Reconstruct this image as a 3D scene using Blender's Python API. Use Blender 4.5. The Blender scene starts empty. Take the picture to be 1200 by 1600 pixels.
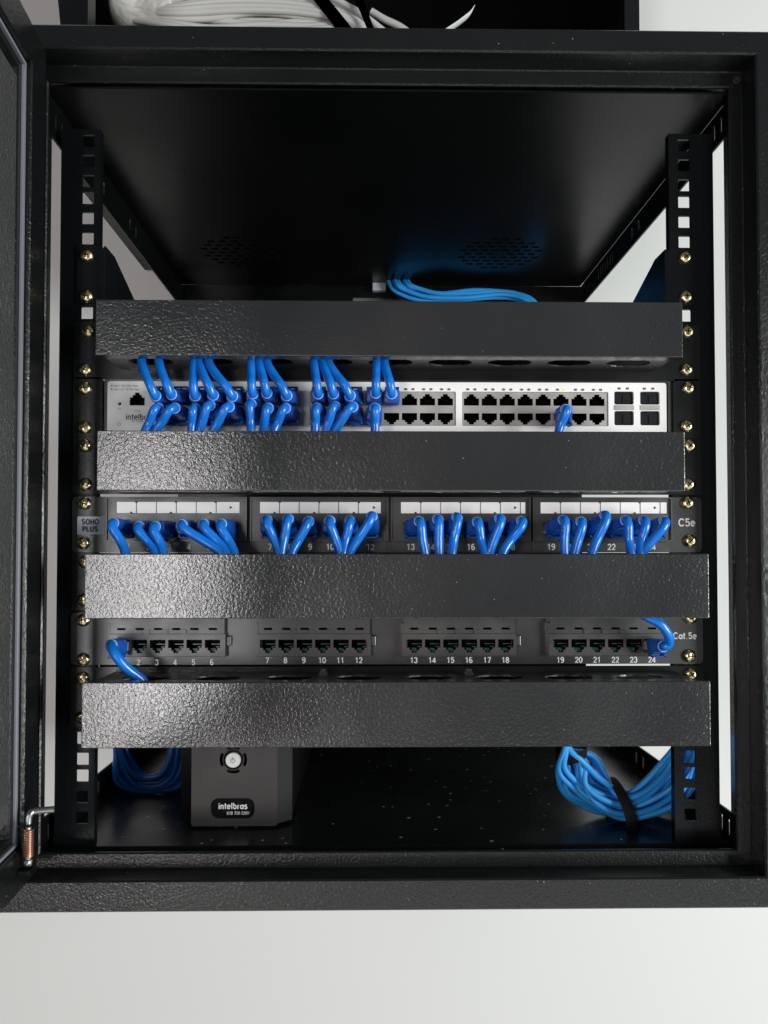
import bpy, bmesh, math, random
from mathutils import Vector, Matrix
from mathutils.geometry import tessellate_polygon
random.seed(7)
R = math.radians
S = bpy.context.scene
# ------------------------------------------------------------------ camera
CAM = Vector((-.014, -.595, -.060)); PITCH, YAW = R(1.45), R(.83)
F = 1202.0
cd = bpy.data.cameras.new('camera'); co = bpy.data.objects.new('camera', cd); S.collection.objects.link(co)
co.location = CAM; co.rotation_euler = (math.pi/2+PITCH, 0, -YAW)
cd.sensor_fit = 'VERTICAL'; cd.sensor_height = 32; cd.lens = F/1600*32
SX, SY = 6.6, 36.6
cd.shift_x = SX/1600; cd.shift_y = SY/1600
cd.clip_start = .01; cd.clip_end = 50
S.camera = co
CM = co.rotation_euler.to_matrix()
# ------------------------------------------------------------------ light
w = bpy.data.worlds.new('World'); S.world = w; w.use_nodes = True
w.node_tree.nodes['Background'].inputs[0].default_value = (.90, .97, 1.0, 1)
w.node_tree.nodes['Background'].inputs[1].default_value = .115
def area(name, loc, target, sx, sy, power, col):
    l = bpy.data.lights.new(name, 'AREA'); l.shape = 'RECTANGLE'; l.size = sx; l.size_y = sy
    l.energy = power; l.color = col
    o = bpy.data.objects.new(name, l); S.collection.objects.link(o); o.location = loc
    o.rotation_euler = (Vector(target)-Vector(loc)).to_track_quat('-Z', 'Y').to_euler()
area('window_light', (2.45, -1.7, -.15), (.2, .3, -.2), 1.2, 1.4, 104, (.95, 1, .975))
area('doorway_light', (-.84, -2.3, -.25), (-.1, 0, -.1), .28, 1.3, 20, (1, .90, .88))
area('low_fill_light', (.25, -1.7, -1.35), (0, 0, -.1), 2.2, 1.0, 7, (1, .985, .95))  # fill added from below to brighten the label strips, no known source
S.view_settings.view_transform = 'Standard'; S.view_settings.look = 'None'
S.view_settings.exposure = 0; S.view_settings.gamma = 1
S.render.engine = 'CYCLES'; S.cycles.max_bounces = 8

def P(px, py, Y):
    """real position on the depth plane Y for a spot measured in the photograph"""
    d = CM @ Vector(((px-600+SX)/F, -(py-800-SY)/F, -1))
    t = (Y-CAM.y)/d.y
    return CAM + d*t
# ------------------------------------------------------------------ materials
def mat(name, col, rough=.5, metal=0, spec=.5, bump=None, coat=0, trans=0, ior=1.45, emit=None, vary=None, alpha=1):
    m = bpy.data.materials.new(name); m.use_nodes = True; nt = m.node_tree; b = nt.nodes['Principled BSDF']
    b.inputs['Base Color'].default_value = (*col, 1); b.inputs['Roughness'].default_value = rough
    b.inputs['Metallic'].default_value = metal; b.inputs['Specular IOR Level'].default_value = spec
    b.inputs['Coat Weight'].default_value = coat; b.inputs['Transmission Weight'].default_value = trans
    b.inputs['IOR'].default_value = 1.6 if spec > .85 else ior; b.inputs['Alpha'].default_value = alpha
    if emit: b.inputs['Emission Color'].default_value = (*emit[0], 1); b.inputs['Emission Strength'].default_value = emit[1]
    tc = nt.nodes.new('ShaderNodeTexCoord')
    if bump:
        sc, st, dist = bump
        n = nt.nodes.new('ShaderNodeTexNoise'); n.inputs['Scale'].default_value = sc; n.inputs['Detail'].default_value = 2.5
        n.inputs['Roughness'].default_value = .55; n.inputs['Distortion'].default_value = .6
        nt.links.new(tc.outputs['Object'], n.inputs['Vector'])
        bp = nt.nodes.new('ShaderNodeBump'); bp.inputs['Strength'].default_value = st; bp.inputs['Distance'].default_value = dist
        nt.links.new(n.outputs['Fac'], bp.inputs['Height']); nt.links.new(bp.outputs['Normal'], b.inputs['Normal'])
    if vary:
        sc, amt = vary
        n = nt.nodes.new('ShaderNodeTexNoise'); n.inputs['Scale'].default_value = sc; n.inputs['Detail'].default_value = 6
        nt.links.new(tc.outputs['Object'], n.inputs['Vector'])
        mr = nt.nodes.new('ShaderNodeMapRange'); mr.inputs[3].default_value = rough-amt; mr.inputs[4].default_value = rough+amt
        mr.inputs[1].default_value = .3; mr.inputs[2].default_value = .7
        nt.links.new(n.outputs['Fac'], mr.inputs[0]); nt.links.new(mr.outputs[0], b.inputs['Roughness'])
    return m
def dusty(m, density=60, thr=.035, col=(.35, .36, .36)):
    """sparse settled dust specks"""
    nt = m.node_tree; b = nt.nodes['Principled BSDF']; tc = nt.nodes.new('ShaderNodeTexCoord')
    v = nt.nodes.new('ShaderNodeTexVoronoi'); v.inputs['Scale'].default_value = density
    v.inputs['Randomness'].default_value = 1
    nt.links.new(tc.outputs['Object'], v.inputs['Vector'])
    n = nt.nodes.new('ShaderNodeTexNoise'); n.inputs['Scale'].default_value = 22
    nt.links.new(tc.outputs['Object'], n.inputs['Vector'])
    mu = nt.nodes.new('ShaderNodeMath'); mu.operation = 'MULTIPLY'; mu.inputs[1].default_value = thr*2
    nt.links.new(n.outputs['Fac'], mu.inputs[0])
    lt = nt.nodes.new('ShaderNodeMath'); lt.operation = 'LESS_THAN'
    nt.links.new(v.outputs['Distance'], lt.inputs[0]); nt.links.new(mu.outputs[0], lt.inputs[1])
    mx = nt.nodes.new('ShaderNodeMix'); mx.data_type = 'RGBA'
    base = b.inputs['Base Color'].default_value[:]
    mx.inputs[6].default_value = base; mx.inputs[7].default_value = (*col, 1)
    nt.links.new(lt.outputs[0], mx.inputs[0]); nt.links.new(mx.outputs[2], b.inputs['Base Color'])
    return m
M = {}
M['paint'] = dusty(mat('black_textured_paint', (.006, .007, .0075), .26, bump=(520, .55, .00060), spec=.75, vary=(9, .05)), 90, .028)
M['cover'] = dusty(mat('black_cover_paint', (.016, .016, .0175), .20, bump=(480, .5, .00040), spec=1.0, vary=(9, .05)), 90, .028)
M['paint_fine'] = mat('black_fine_paint', (.004, .005, .006), .26, bump=(600, .35, .0005), spec=.35, vary=(12, .06))
M['inner'] = mat('black_inner_paint', (.003, .0035, .0035), .32, bump=(500, .12, .0004), spec=.38, vary=(7, .07))
M['floor'] = dusty(mat('black_dusty_floor_paint', (.007, .008, .008), .27, bump=(90, .05, .0006), spec=.5, vary=(14, .08)), 70, .085)
M['panel'] = mat('black_panel_paint', (.010, .0095, .010), .33, bump=(800, .12, .0003), spec=1.0, vary=(30, .05))
M['earplate'] = mat('shaded_ear_paint', (.007, .007, .0075), .27, bump=(800, .12, .0003), spec=.6, vary=(30, .04))  # panel paint darkened, the door's dark reflection on the ears put into colour
M['plastic'] = mat('black_plastic', (.017, .0165, .017), .38, bump=(500, .08, .0002), spec=.9, vary=(40, .06))
M['dark'] = mat('dark_cavity_plastic', (.0025, .0025, .003), .45, spec=.12)
M['capplastic'] = mat('dark_cover_plastic', (.010, .011, .013), .3)
M['strip'] = mat('sheen_textured_strip', (.06, .059, .059), .3, bump=(420, 1, .0016), spec=1.0)  # grey base lightened to stand in for bright reflection on textured paint
M['glint_collar'] = mat('boot_collar_glint', (.26, .48, .92), .25)  # pale colour paints the glint where the boot end catches light
M['jack'] = mat('green_jack_plastic', (.012, .16, .09), .35)
M['gold'] = mat('contact_metal', (.40, .33, .22), .3, metal=1)
M['silver'] = mat('port_shield_metal', (.52, .50, .49), .38, metal=.55, bump=(900, .1, .0002), vary=(60, .08))
M['face'] = mat('white_face_paint', (.90, .88, .88), .5, bump=(900, .06, .0002), vary=(30, .05))
M['label'] = mat('white_label_card', (.90, .87, .89), .35, bump=(30, .1, .001))
M['ink'] = mat('dark_print', (.05, .05, .055), .6)
M['greyink'] = mat('grey_print', (.25, .25, .26), .6)
M['white'] = mat('white_print', (.80, .79, .78), .5)
M['sticker'] = mat('grey_sticker', (.50, .54, .60), .45)
M['blue'] = mat('blue_cable_jacket', (.008, .175, .68), .23, spec=.7, bump=(260, .10, .0005), vary=(50, .08))
M['boot'] = mat('blue_boot_plastic', (.005, .08, .40), .36, spec=.5, bump=(700, .1, .0003), vary=(60, .06))
M['lblue'] = mat('light_blue_cable_jacket', (.03, .33, .82), .42, bump=(200, .15, .0006), vary=(40, .1))
M['clear'] = mat('clear_plug_plastic', (.70, .76, .85), .12, trans=.6, ior=1.5)
M['screw'] = mat('yellow_zinc_steel', (.86, .71, .42), .24, metal=1, bump=(300, .25, .0004), vary=(200, .12))
M['steel'] = mat('bare_steel', (.55, .55, .54), .32, metal=1, vary=(150, .1))
M['copper'] = mat('brownish_spring_steel', (.42, .22, .16), .35, metal=1)
M['wall'] = mat('painted_wall', (.705, .703, .693), .75, bump=(160, .10, .0008), vary=(5, .05))
M['grey'] = mat('light_grey_cable_jacket', (.50, .49, .48), .5, bump=(120, .12, .0008), vary=(30, .08))
M['wrap'] = mat('translucent_wrap', (.50, .50, .46), .35, bump=(45, .8, .004), vary=(30, .1))
M['strap'] = mat('black_hook_strap', (.013, .013, .014), .85, bump=(1200, .5, .0006))
M['ups'] = mat('dark_grey_bezel_plastic', (.036, .033, .033), .42, bump=(1400, .2, .0002), vary=(30, .05))
M['upsbody'] = mat('shade_black_plastic', (.003, .003, .003), .5, spec=.12, bump=(1400, .2, .0002))  # near black and dull so the casing side sinks into painted shade
M['upsedge'] = mat('black_shoulder_plastic', (.006, .006, .006), .5, spec=.3)
M['button'] = mat('silver_button', (.62, .62, .62), .35, metal=.2, vary=(100, .08))
M['glass'] = mat('smoked_door_glass', (.22, .27, .28), .04, trans=.9, ior=1.5)
M['rubber'] = mat('grey_glass_edge_seal', (.22, .22, .26), .3)
M['led'] = mat('led_off', (.13, .12, .12), .4)
M['ledon'] = mat('led_lit', (.4, .5, .1), .4, emit=((.65, .85, .12), 1.0))
M['paper'] = mat('white_tag_paper', (.72, .72, .73), .6)
nt = M['glass'].node_tree; out = nt.nodes['Material Output']   # thin smoked glass: tinted see-through with a mirror sheen
tr = nt.nodes.new('ShaderNodeBsdfTransparent'); tr.inputs[0].default_value = (.84, .87, .88, 1)
gl = nt.nodes.new('ShaderNodeBsdfGlossy'); gl.inputs['Roughness'].default_value = .03
fr = nt.nodes.new('ShaderNodeValue'); fr.outputs[0].default_value = .08; mx = nt.nodes.new('ShaderNodeMixShader')
nt.links.new(fr.outputs[0], mx.inputs[0]); nt.links.new(tr.outputs[0], mx.inputs[1]); nt.links.new(gl.outputs[0], mx.inputs[2]); nt.links.new(mx.outputs[0], out.inputs[0])
# ------------------------------------------------------------------ helpers
C = S.collection
def obj(name, bm, m, parent=None, smooth=None, loc=None):
    me = bpy.data.meshes.new(name)
    if not isinstance(bm, bpy.types.Mesh):
        bmesh.ops.recalc_face_normals(bm, faces=bm.faces); bm.to_mesh(me); bm.free()
    else: me = bm
    ms = m if isinstance(m, (list, tuple)) else [m]
    if not me.materials:
        for x in ms: me.materials.append(M[x])
    if smooth is not None:
        me.polygons.foreach_set('use_smooth', [True]*len(me.polygons))
        if smooth < 180: me.set_sharp_from_angle(angle=R(smooth))
    o = bpy.data.objects.new(name, me); C.objects.link(o)
    if parent: o.parent = parent
    if loc: o.location = loc
    return o
def same(src, parent, loc):
    o = src.copy(); C.objects.link(o); o.parent = parent; o.location = loc; return o
def tag(o, label=None, cat=None, group=None, kind=None):
    if label: o['label'] = label
    if cat: o['category'] = cat
    if group: o['group'] = group
    if kind: o['kind'] = kind
    return o
def thing(name, label, cat, loc=(0, 0, 0), group=None):
    o = bpy.data.objects.new(name, None); C.objects.link(o); o.location = loc; o.empty_display_size = .02
    return tag(o, label, cat, group)
def box(bm, x0, x1, y0, y1, z0, z1, bev=0, mi=0, seg=2):
    vs = [bm.verts.new((x, y, z)) for x in (x0, x1) for y in (y0, y1) for z in (z0, z1)]
    fs = [bm.faces.new([vs[i] for i in q]) for q in ((0,1,3,2),(4,6,7,5),(0,4,5,1),(2,3,7,6),(0,2,6,4),(1,5,7,3))]
    for f in fs: f.material_index = mi
    if bev:
        es = list({e for f in fs for e in f.edges})
        bmesh.ops.bevel(bm, geom=es, offset=bev, segments=seg, affect='EDGES', profile=.5)
    return bm
def nb(): return bmesh.new()
def rect(x0, x1, z0, z1, r=0, n=4):
    if r <= 0: return [(x0, z0), (x1, z0), (x1, z1), (x0, z1)]
    out = []
    for cx, cz, a in ((x1-r, z0+r, -90), (x1-r, z1-r, 0), (x0+r, z1-r, 90), (x0+r, z0+r, 180)):
        for k in range(n+1):
            t = R(a+90*k/n); out.append((cx+r*math.cos(t), cz+r*math.sin(t)))
    return out
def ellipse(cx, cz, a, b, n=20): return [(cx+a*math.cos(2*math.pi*k/n), cz+b*math.sin(2*math.pi*k/n)) for k in range(n)]
def plate(bm, outer, holes, t0, t1, f, mi=0, mwall=None):
    """plate with holes. 2-D loops (u,v), thickness from t0 to t1, f(u,v,t)->xyz"""
    loops = [outer]+list(holes)
    tri = tessellate_polygon([[Vector((a, b, 0)) for a, b in l] for l in loops])
    flat = [p for l in loops for p in l]
    A = [bm.verts.new(f(a, b, t0)) for a, b in flat]; B = [bm.verts.new(f(a, b, t1)) for a, b in flat]
    for t in tri:
        if len(set(t)) < 3: continue
        for V in (A, B):
            try:
                fc = bm.faces.new([V[i] for i in t]); fc.material_index = mi
            except ValueError: pass
    o = 0
    for l in loops:
        n = len(l)
        for k in range(n):
            i, j = o+k, o+(k+1) % n
            try:
                fc = bm.faces.new((A[i], A[j], B[j], B[i])); fc.material_index = mi if mwall is None else mwall
            except ValueError: pass
        o += n
    return bm
FR = lambda u, v, t: (u, t, v)      # front-facing plate: u=x v=z t=y
TOP = lambda u, v, t: (u, v, t)     # lying plate: u=x v=y t=z
SIDE = lambda u, v, t: (t, u, v)    # side plate: u=y v=z t=x
def smoothpath(pts, n=8):
    pts = [Vector(p) for p in pts]
    if len(pts) < 3: return pts
    out = []
    Q = [pts[0]*2-pts[1]]+pts+[pts[-1]*2-pts[-2]]
    for i in range(1, len(Q)-2):
        p0, p1, p2, p3 = Q[i-1:i+3]
        for k in range(n):
            t = k/n
            out.append(.5*((2*p1)+(-p0+p2)*t+(2*p0-5*p1+4*p2-p3)*t*t+(-p0+3*p1-3*p2+p3)*t**3))
    out.append(pts[-1]); return out
def tube(bm, pts, r, n=8, seg=12, mi=0, raw=False, flat=1.0):
    path = pts if raw else smoothpath(pts, n)
    path = [Vector(p) for p in path]
    rings = []; up = None
    for i, p in enumerate(path):
        d = (path[min(i+1, len(path)-1)]-path[max(i-1, 0)]).normalized()
        if up is None:
            up = Vector((0, 0, 1)) if abs(d.z) < .9 else Vector((1, 0, 0))
        up = (up-d*up.dot(d)).normalized(); sd = d.cross(up)
        rr = r(i/(len(path)-1)) if callable(r) else r
        rings.append([bm.verts.new(p+(up*math.sin(2*math.pi*k/seg)*flat+sd*math.cos(2*math.pi*k/seg))*rr) for k in range(seg)])
    for a, b in zip(rings, rings[1:]):
        for k in range(seg):
            bm.faces.new((a[k], a[(k+1) % seg], b[(k+1) % seg], b[k])).material_index = mi
    for e in (rings[0], rings[-1]):
        bm.faces.new(e).material_index = mi
    return bm
def disc(bm, cx, cz, r0, r1, y0, y1, n=24, mi=0):
    """short cylinder/cone along y (front y0, radius r0)"""
    a = [bm.verts.new((cx+r0*math.cos(2*math.pi*k/n), y0, cz+r0*math.sin(2*math.pi*k/n))) for k in range(n)]
    b = [bm.verts.new((cx+r1*math.cos(2*math.pi*k/n), y1, cz+r1*math.sin(2*math.pi*k/n))) for k in range(n)]
    bm.faces.new(a).material_index = mi; bm.faces.new(b[::-1]).material_index = mi
    for k in range(n): bm.faces.new((a[k], b[k], b[(k+1) % n], a[(k+1) % n])).material_index = mi
    return bm
def arc(cx, cy, rx, ry, a0, a1, n=10): return [(cx+rx*math.cos(R(a0+(a1-a0)*k/n)), cy+ry*math.sin(R(a0+(a1-a0)*k/n))) for k in range(n+1)]
# upright sans lettering drawn as strokes: glyph -> (width, strokes), cap height 1
GL = {
 '0': (.62, [arc(.31, .5, .25, .45, 90, 450, 20)]), '1': (.62, [[(.12, .74), (.36, .95), (.36, .02)]]),
 '2': (.62, [arc(.31, .68, .23, .27, 170, -25, 9)+[(.08, .06), (.58, .06)]]), '3': (.62, [arc(.30, .72, .21, .23, 165, -80, 9), arc(.30, .28, .24, .25, 80, -165, 10)]),
 '4': (.62, [[(.60, .26), (.05, .26), (.44, .94)], [(.44, .94), (.44, .0)]]), '5': (.62, [[(.54, .94), (.15, .94), (.11, .52)]+arc(.30, .33, .25, .28, 130, -150, 10)]),
 '6': (.62, [arc(.36, .62, .28, .33, 55, 180, 8)+[(.08, .31)], arc(.32, .29, .23, .25, 0, 360, 18)]), '7': (.62, [[(.06, .94), (.56, .94), (.26, .0)]]),
 '8': (.62, [arc(.31, .73, .20, .22, -90, 270, 16), arc(.31, .27, .24, .24, 90, 450, 16)]), '9': (.62, [arc(.26, .38, .28, .33, 235, 360, 8)+[(.54, .69)], arc(.30, .71, .23, .25, 0, 360, 18)]),
 'C': (.78, [arc(.42, .5, .34, .45, 40, 320, 16)]), 'a': (.62, [arc(.30, .34, .22, .28, 20, 380, 16), [(.53, .68), (.53, 0)]]),
 't': (.34, [[(.16, .92), (.16, .18)]+arc(.26, .16, .10, .10, 180, 280, 4), [(.02, .66), (.32, .66)]]), '.': (.28, [[(.10, .06), (.18, .06)]]),
 'e': (.60, [[(.08, .36), (.53, .36)]+arc(.30, .35, .23, .30, 5, 310, 14)]),
 'S': (.66, [arc(.33, .73, .22, .21, 30, 250, 9)+arc(.33, .27, .24, .22, 80, -150, 9)]), 'O': (.78, [arc(.39, .5, .31, .45, 90, 450, 20)]),
 'H': (.72, [[(.1, 0), (.1, 1)], [(.62, 0), (.62, 1)], [(.1, .5), (.62, .5)]]), 'P': (.64, [[(.1, 0), (.1, .94), (.34, .94)]+arc(.34, .70, .22, .24, 90, -90, 8)+[(.1, .46)]]),
 'L': (.56, [[(.1, 1), (.1, .06), (.54, .06)]]), 'U': (.72, [[(.1, 1), (.1, .34)]+arc(.36, .32, .26, .27, 180, 360, 9)+[(.62, 1)]]),
 'i': (.22, [[(.11, .0), (.11, .68)], [(.11, .82), (.11, .95)]]), 'n': (.58, [[(.1, 0), (.1, .68)], [(.1, .60)]+arc(.29, .42, .19, .22, 110, 0, 6)+[(.48, 0)]]),
 'l': (.22, [[(.11, .0), (.11, .98)]]), 'b': (.60, [[(.1, .98), (.1, .33)]+arc(.31, .33, .21, .29, 180, 540, 16)]),
 'r': (.36, [[(.1, 0), (.1, .40)]+arc(.30, .42, .20, .22, 180, 95, 5)]), 's': (.50, [[(.44, .64), (.2, .64)]+arc(.2, .50, .13, .13, 90, 270, 6)+arc(.30, .20, .14, .15, 80, -90, 6)+[(.06, .05)]]),
 'X': (.62, [[(.06, 0), (.56, 1)], [(.56, 0), (.06, 1)]]), 'N': (.70, [[(.1, 0), (.1, 1), (.6, 0), (.6, 1)]]), 'B': (.64, [[(.1, .5), (.1, .95), (.34, .95)]+arc(.34, .73, .2, .22, 90, -90, 6)+[(.1, .5), (.1, .05), (.36, .05)]+arc(.36, .28, .22, .23, -90, 90, 6)]),
 'V': (.66, [[(.04, 1), (.33, .02), (.62, 1)]]), 'G': (.78, [arc(.42, .5, .34, .45, 40, 350, 16)+[(.76, .46), (.48, .46)]]), 'k': (.52, [[(.1, 0), (.1, .98)], [(.46, .64), (.12, .28), (.48, 0)]]),
 'o': (.60, [arc(.30, .33, .22, .30, 90, 450, 14)]), 'c': (.54, [arc(.31, .33, .22, .30, 50, 310, 12)]), 'A': (.70, [[(.04, 0), (.35, .98), (.66, 0)], [(.14, .3), (.56, .3)]]),
 'M': (.86, [[(.1, 0), (.1, 1), (.43, .2), (.76, 1), (.76, 0)]]), 'p': (.60, [[(.1, -.28), (.1, .33)]+arc(.31, .33, .21, .29, 180, 540, 16)]), '/': (.36, [[(.02, -.05), (.34, 1)]]), ' ': (.30, []),
}
def stroke(bm, pts, wd, y):
    P2 = [Vector(p) for p in pts]; closed = (P2[0]-P2[-1]).length < wd*.2 and len(P2) > 4
    if closed: P2.pop()
    n = len(P2); L = []; Rr = []
    for i in range(n):
        a = P2[(i-1) % n] if (closed or i > 0) else None; b = P2[(i+1) % n] if (closed or i < n-1) else None
        d1 = (P2[i]-a).normalized() if a is not None else None; d2 = (b-P2[i]).normalized() if b is not None else None
        if d1 is None: d1 = d2
        if d2 is None: d2 = d1
        n1 = Vector((-d1.y, d1.x)); n2 = Vector((-d2.y, d2.x)); m = n1+n2
        m = n1 if m.length < .2 else m.normalized()
        k = min(1.6, 1/max(.3, m.dot(n1)))*wd/2
        L.append(bm.verts.new((P2[i].x+m.x*k, y, P2[i].y+m.y*k))); Rr.append(bm.verts.new((P2[i].x-m.x*k, y, P2[i].y-m.y*k)))
    for i in range(n if closed else n-1):
        j = (i+1) % n; bm.faces.new((L[i], L[j], Rr[j], Rr[i]))
def text(name, items, y, m, parent, bold=.0, thick=.0002):
    """items: (string, x, z, height, align); one mesh of printed lettering facing the viewer"""
    bm = bmesh.new(); wd = .135+bold*2.4
    for s, x, z, h, al in items:
        gap = .07+bold; W = sum(GL[c][0]+gap for c in s)-gap
        cx = x-(W*h/2 if al == 'CENTER' else 0)
        for c in s:
            w_, st = GL[c]
            for q, pl in enumerate(st):
                stroke(bm, [(cx+u*h, z-h/2+v*h) for u, v in pl], wd*h, y-.00003*q)
            cx += (w_+gap)*h
    me = bpy.data.meshes.new(name)
    for f in bm.faces:
        f.normal_update()
        if f.normal.y > 0: f.normal_flip()
    bm.to_mesh(me); bm.free(); me.materials.append(M[m])
    return obj(name, me, m, parent)
# ------------------------------------------------------------------ setting: wall
bm = nb(); box(bm, -3, 3, .445, .50, -2.2, 2.2)
tag(obj('wall', bm, 'wall'), kind='structure')
# ------------------------------------------------------------------ rack cabinet
rack = thing('rack_cabinet', 'black textured steel wall rack cabinet, its glazed door swung open at left', 'rack cabinet', (0, 0, -.315))
rack_inv = Matrix.Translation((0, 0, .315))
def rp(name, bm, m, smooth=None, parent=None):
    bmesh.ops.translate(bm, verts=bm.verts, vec=(0, 0, .315))
    return obj(name, bm, m, parent or rack, smooth)
def ring(bm, x0, x1, z0, z1, prof):
    """rectangular frame swept from (inset, y) pairs, closed profile"""
    L = [[bm.verts.new(v) for v in ((x0+i, y, z0+i), (x1-i, y, z0+i), (x1-i, y, z1-i), (x0+i, y, z1-i))] for i, y in prof]
    n = len(L)
    for a in range(n):
        for k in range(4):
            bm.faces.new((L[a][k], L[a][(k+1) % 4], L[(a+1) % n][(k+1) % 4], L[(a+1) % n][k]))
ZT, ZB = .3275, -.3138
XL, XR = -.2845, .2895
def levels(bm, lv):
    L = [[bm.verts.new(v) for v in ((a, y, c), (b, y, c), (b, y, d), (a, y, d))] for a, b, c, d, y in lv]
    n = len(L)
    for a in range(n):
        for k in range(4): bm.faces.new((L[a][k], L[a][(k+1) % 4], L[(a+1) % n][(k+1) % 4], L[(a+1) % n][k]))
def off(rc, i, y): return (rc[0]+i, rc[1]-i, rc[2]+i, rc[3]-i, y)
Ro = (XL, XR, ZB, ZT); Rm = (-.2665, .2717, -.2915, .3098); Ri = (-.2562, .2613, -.2797, .2975)
bm = nb(); levels(bm, [off(Ro, 0, .004), off(Ro, 0, -.0388), off(Ro, .0012, -.040), off(Rm, -.0012, -.040), off(Rm, 0, -.0388), off(Rm, .0004, -.0200), off(Rm, .0012, -.0192), off(Ri, -.0010, -.0192), off(Ri, 0, -.0182), off(Ri, 0, -.0165), off(Ri, -.0030, -.0165), off(Rm, .0040, .004)])
rp('front_frame', bm, 'paint', 35)
bm = nb(); box(bm, XL+.001, XR-.001, .0045, .412, .3010, ZT-.001); rp('top_panel', bm, 'paint')
# ceiling with fan grilles
def grille(cx, cy, r):
    hs = []
    for row in range(-4, 5):
        yy = row*.0105
        for col in range(-4, 5):
            xx = col*.0125+(.006 if row % 2 else 0)
            d = math.hypot(xx, yy)
            if .012 < d < r: hs.append(rect(cx+xx-.0044, cx+xx+.0044, cy+yy-.0026, cy+yy+.0026, .001, 1))
    return hs
bm = nb(); plate(bm, rect(-.2590, .2650, -.0160, .408), grille(-.161, .300, .047)+grille(.140, .300, .047), .2942, .2957, TOP)
rp('ceiling_panel', bm, 'inner')
for cx in (-.161, .140):
    bm = nb(); box(bm, cx-.058, cx+.058, .241, .359, .2959, .3008)
    rp('fan', bm, 'dark')
bm = nb(); box(bm, XL+.001, XR-.001, .0045, .412, ZB+.001, -.2836); rp('floor_panel', bm, 'floor')
bm = nb()
plate(bm, rect(-.262, .2655, -.2834, .294), [rect(-.035, .040, .262, .278, .003)], .408, .4095, FR)
box(bm, -.262, .262, .402, .4078, .264, .268); rp('back_panel', bm, 'inner')
for s in (-1, 1):
    for zt in (1, -1):
        bm = nb()
        z0, z1 = ((.2635 if s < 0 else .2680), .294) if zt > 0 else (-.2834, -.2585)
        hs = []
        for y in (.004, .016, .088, .100, .112, .19, .21): hs.append((y, .0022))
        for k in range(7): hs.append((.275+k*.009, .0014))
        zc = (z0+z1)/2
        hh = [rect(y-w_, y+w_, zc-.0065, zc+.0065, w_*.9, 2) for y, w_ in hs if y > 0]
        x0 = -.2588 if s < 0 else .2655
        f = rect(-.016, .408, z0, z1)
        plate(bm, f, hh, x0, x0+.0015*s, SIDE)
        rp('side_rail', bm, 'inner')
# mounting rails with square holes
def ro(n): return .0024*max(0, 4-n)/4
def hz(n, k): return .2667-n*.04445-(.00635+.015875*k)
for s in (-1, 1):
    bm = nb()
    hx_ = -.2325 if s < 0 else .2342
    hs = [rect(hx_-.0047, hx_+.0047, hz(n, k)+ro(n)-.0047, hz(n, k)+ro(n)+.0047, .0005, 1) for n in range(12) for k in range(3)]
    xi, xo = (-.2535, -.2232) if s < 0 else (.2222, .2572)
    plate(bm, rect(xi, xo, -.2830, .2720), hs, 0, .002, FR)
    a, b = (xi, xi+.002) if s < 0 else (xo-.002, xo); box(bm, a, b, .0022, .030, -.2830, .2720)
    a, b = (xo-.0015, xo) if s < 0 else (xi, xi+.0015); box(bm, a, b, .0022, .007, -.2830, .2720)
    rp('mounting_rail', bm, 'paint_fine')
# disc standing in for the hole in the frame corner
bm = nb(); disc(bm, .2665, .3020, .003, .003, -.0215, -.0202); rp('corner_hole_disc', bm, 'plastic')
# door (hinged at left, swung open towards the viewer)
hinge = Vector((-.2515, -.034, .315))
door = bpy.data.objects.new('door', None); C.objects.link(door); door.parent = rack; door.location = hinge
ang = R(-85.6); door.rotation_euler = (0, 0, ang)
# door local: x = along the leaf from the hinge, +y = inner face (towards the right), z up
DZ0, DZ1, DW = -.2870, .3120, .505
def dring(x0, x1, z0, z1, prof, m, name, sm=30):
    bm = nb()
    L = [[bm.verts.new(v) for v in ((x0+i, y, z0+i), (x1-i, y, z0+i), (x1-i, y, z1-i), (x0+i, y, z1-i))] for i, y in prof]
    n = len(L)
    for a in range(n):
        for k in range(4): bm.faces.new((L[a][k], L[a][(k+1) % 4], L[(a+1) % n][(k+1) % 4], L[(a+1) % n][k]))
    return obj(name, bm, m, door, sm)
dring(0, DW, DZ0, DZ1, [(0, -.018), (0, -.001), (.001, 0), (.027, 0), (.028, -.001), (.028, -.006), (.036, -.006), (.037, -.018)], 'paint', 'door_frame')
dring(.029, DW-.029, DZ0+.029, DZ1-.029, [(0, -.0058), (0, -.0035), (.0025, -.0035), (.0025, -.0058)], 'rubber', 'seal')
bm = nb(); box(bm, .0525, .0825, -.0052, -.0010, DZ0+.0525, DZ1-.0525, .0006); obj('inner_strip', bm, 'strip', door)
bm = nb(); box(bm, .0325, DW-.0325, -.0105, -.0068, DZ0+.0325, DZ1-.0325); obj('glass_pane', bm, 'glass', door)
def inv(p):   # world -> door local
    v = Vector(p)-Vector((hinge.x, hinge.y, 0)); return Matrix.Rotation(-ang, 3, 'Z') @ v
zt, zb = P(33, 1283, -.075).z, P(33, 1345, -.075).z
hx = .036
bm = nb()
tube(bm, [(hx, .006, zb-.004), (hx, .006, zt-.004), (hx-.0005, .0072, zt+.0028), (hx-.002, .0100, zt+.0040), (hx-.004, .0215, zt+.0042)], .0023, seg=12)
obj('hinge_pin', bm, 'steel', door, 60)
bm = nb(); pts = []
for k in range(16*14+1):
    a = 2*math.pi*k/14; pts.append((hx+.0031*math.cos(a), .006+.0031*math.sin(a), zb+.001+(zt-zb-.008)*k/(16*14)))
tube(bm, pts, .0008, raw=True, seg=6); obj('spring', bm, 'copper', door, 60)
bm = nb(); bmesh.ops.create_uvsphere(bm, u_segments=14, v_segments=8, radius=.0032, matrix=Matrix.Translation((hx, .006, zb-.003))); obj('pin_end', bm, 'steel', door, 60)
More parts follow.
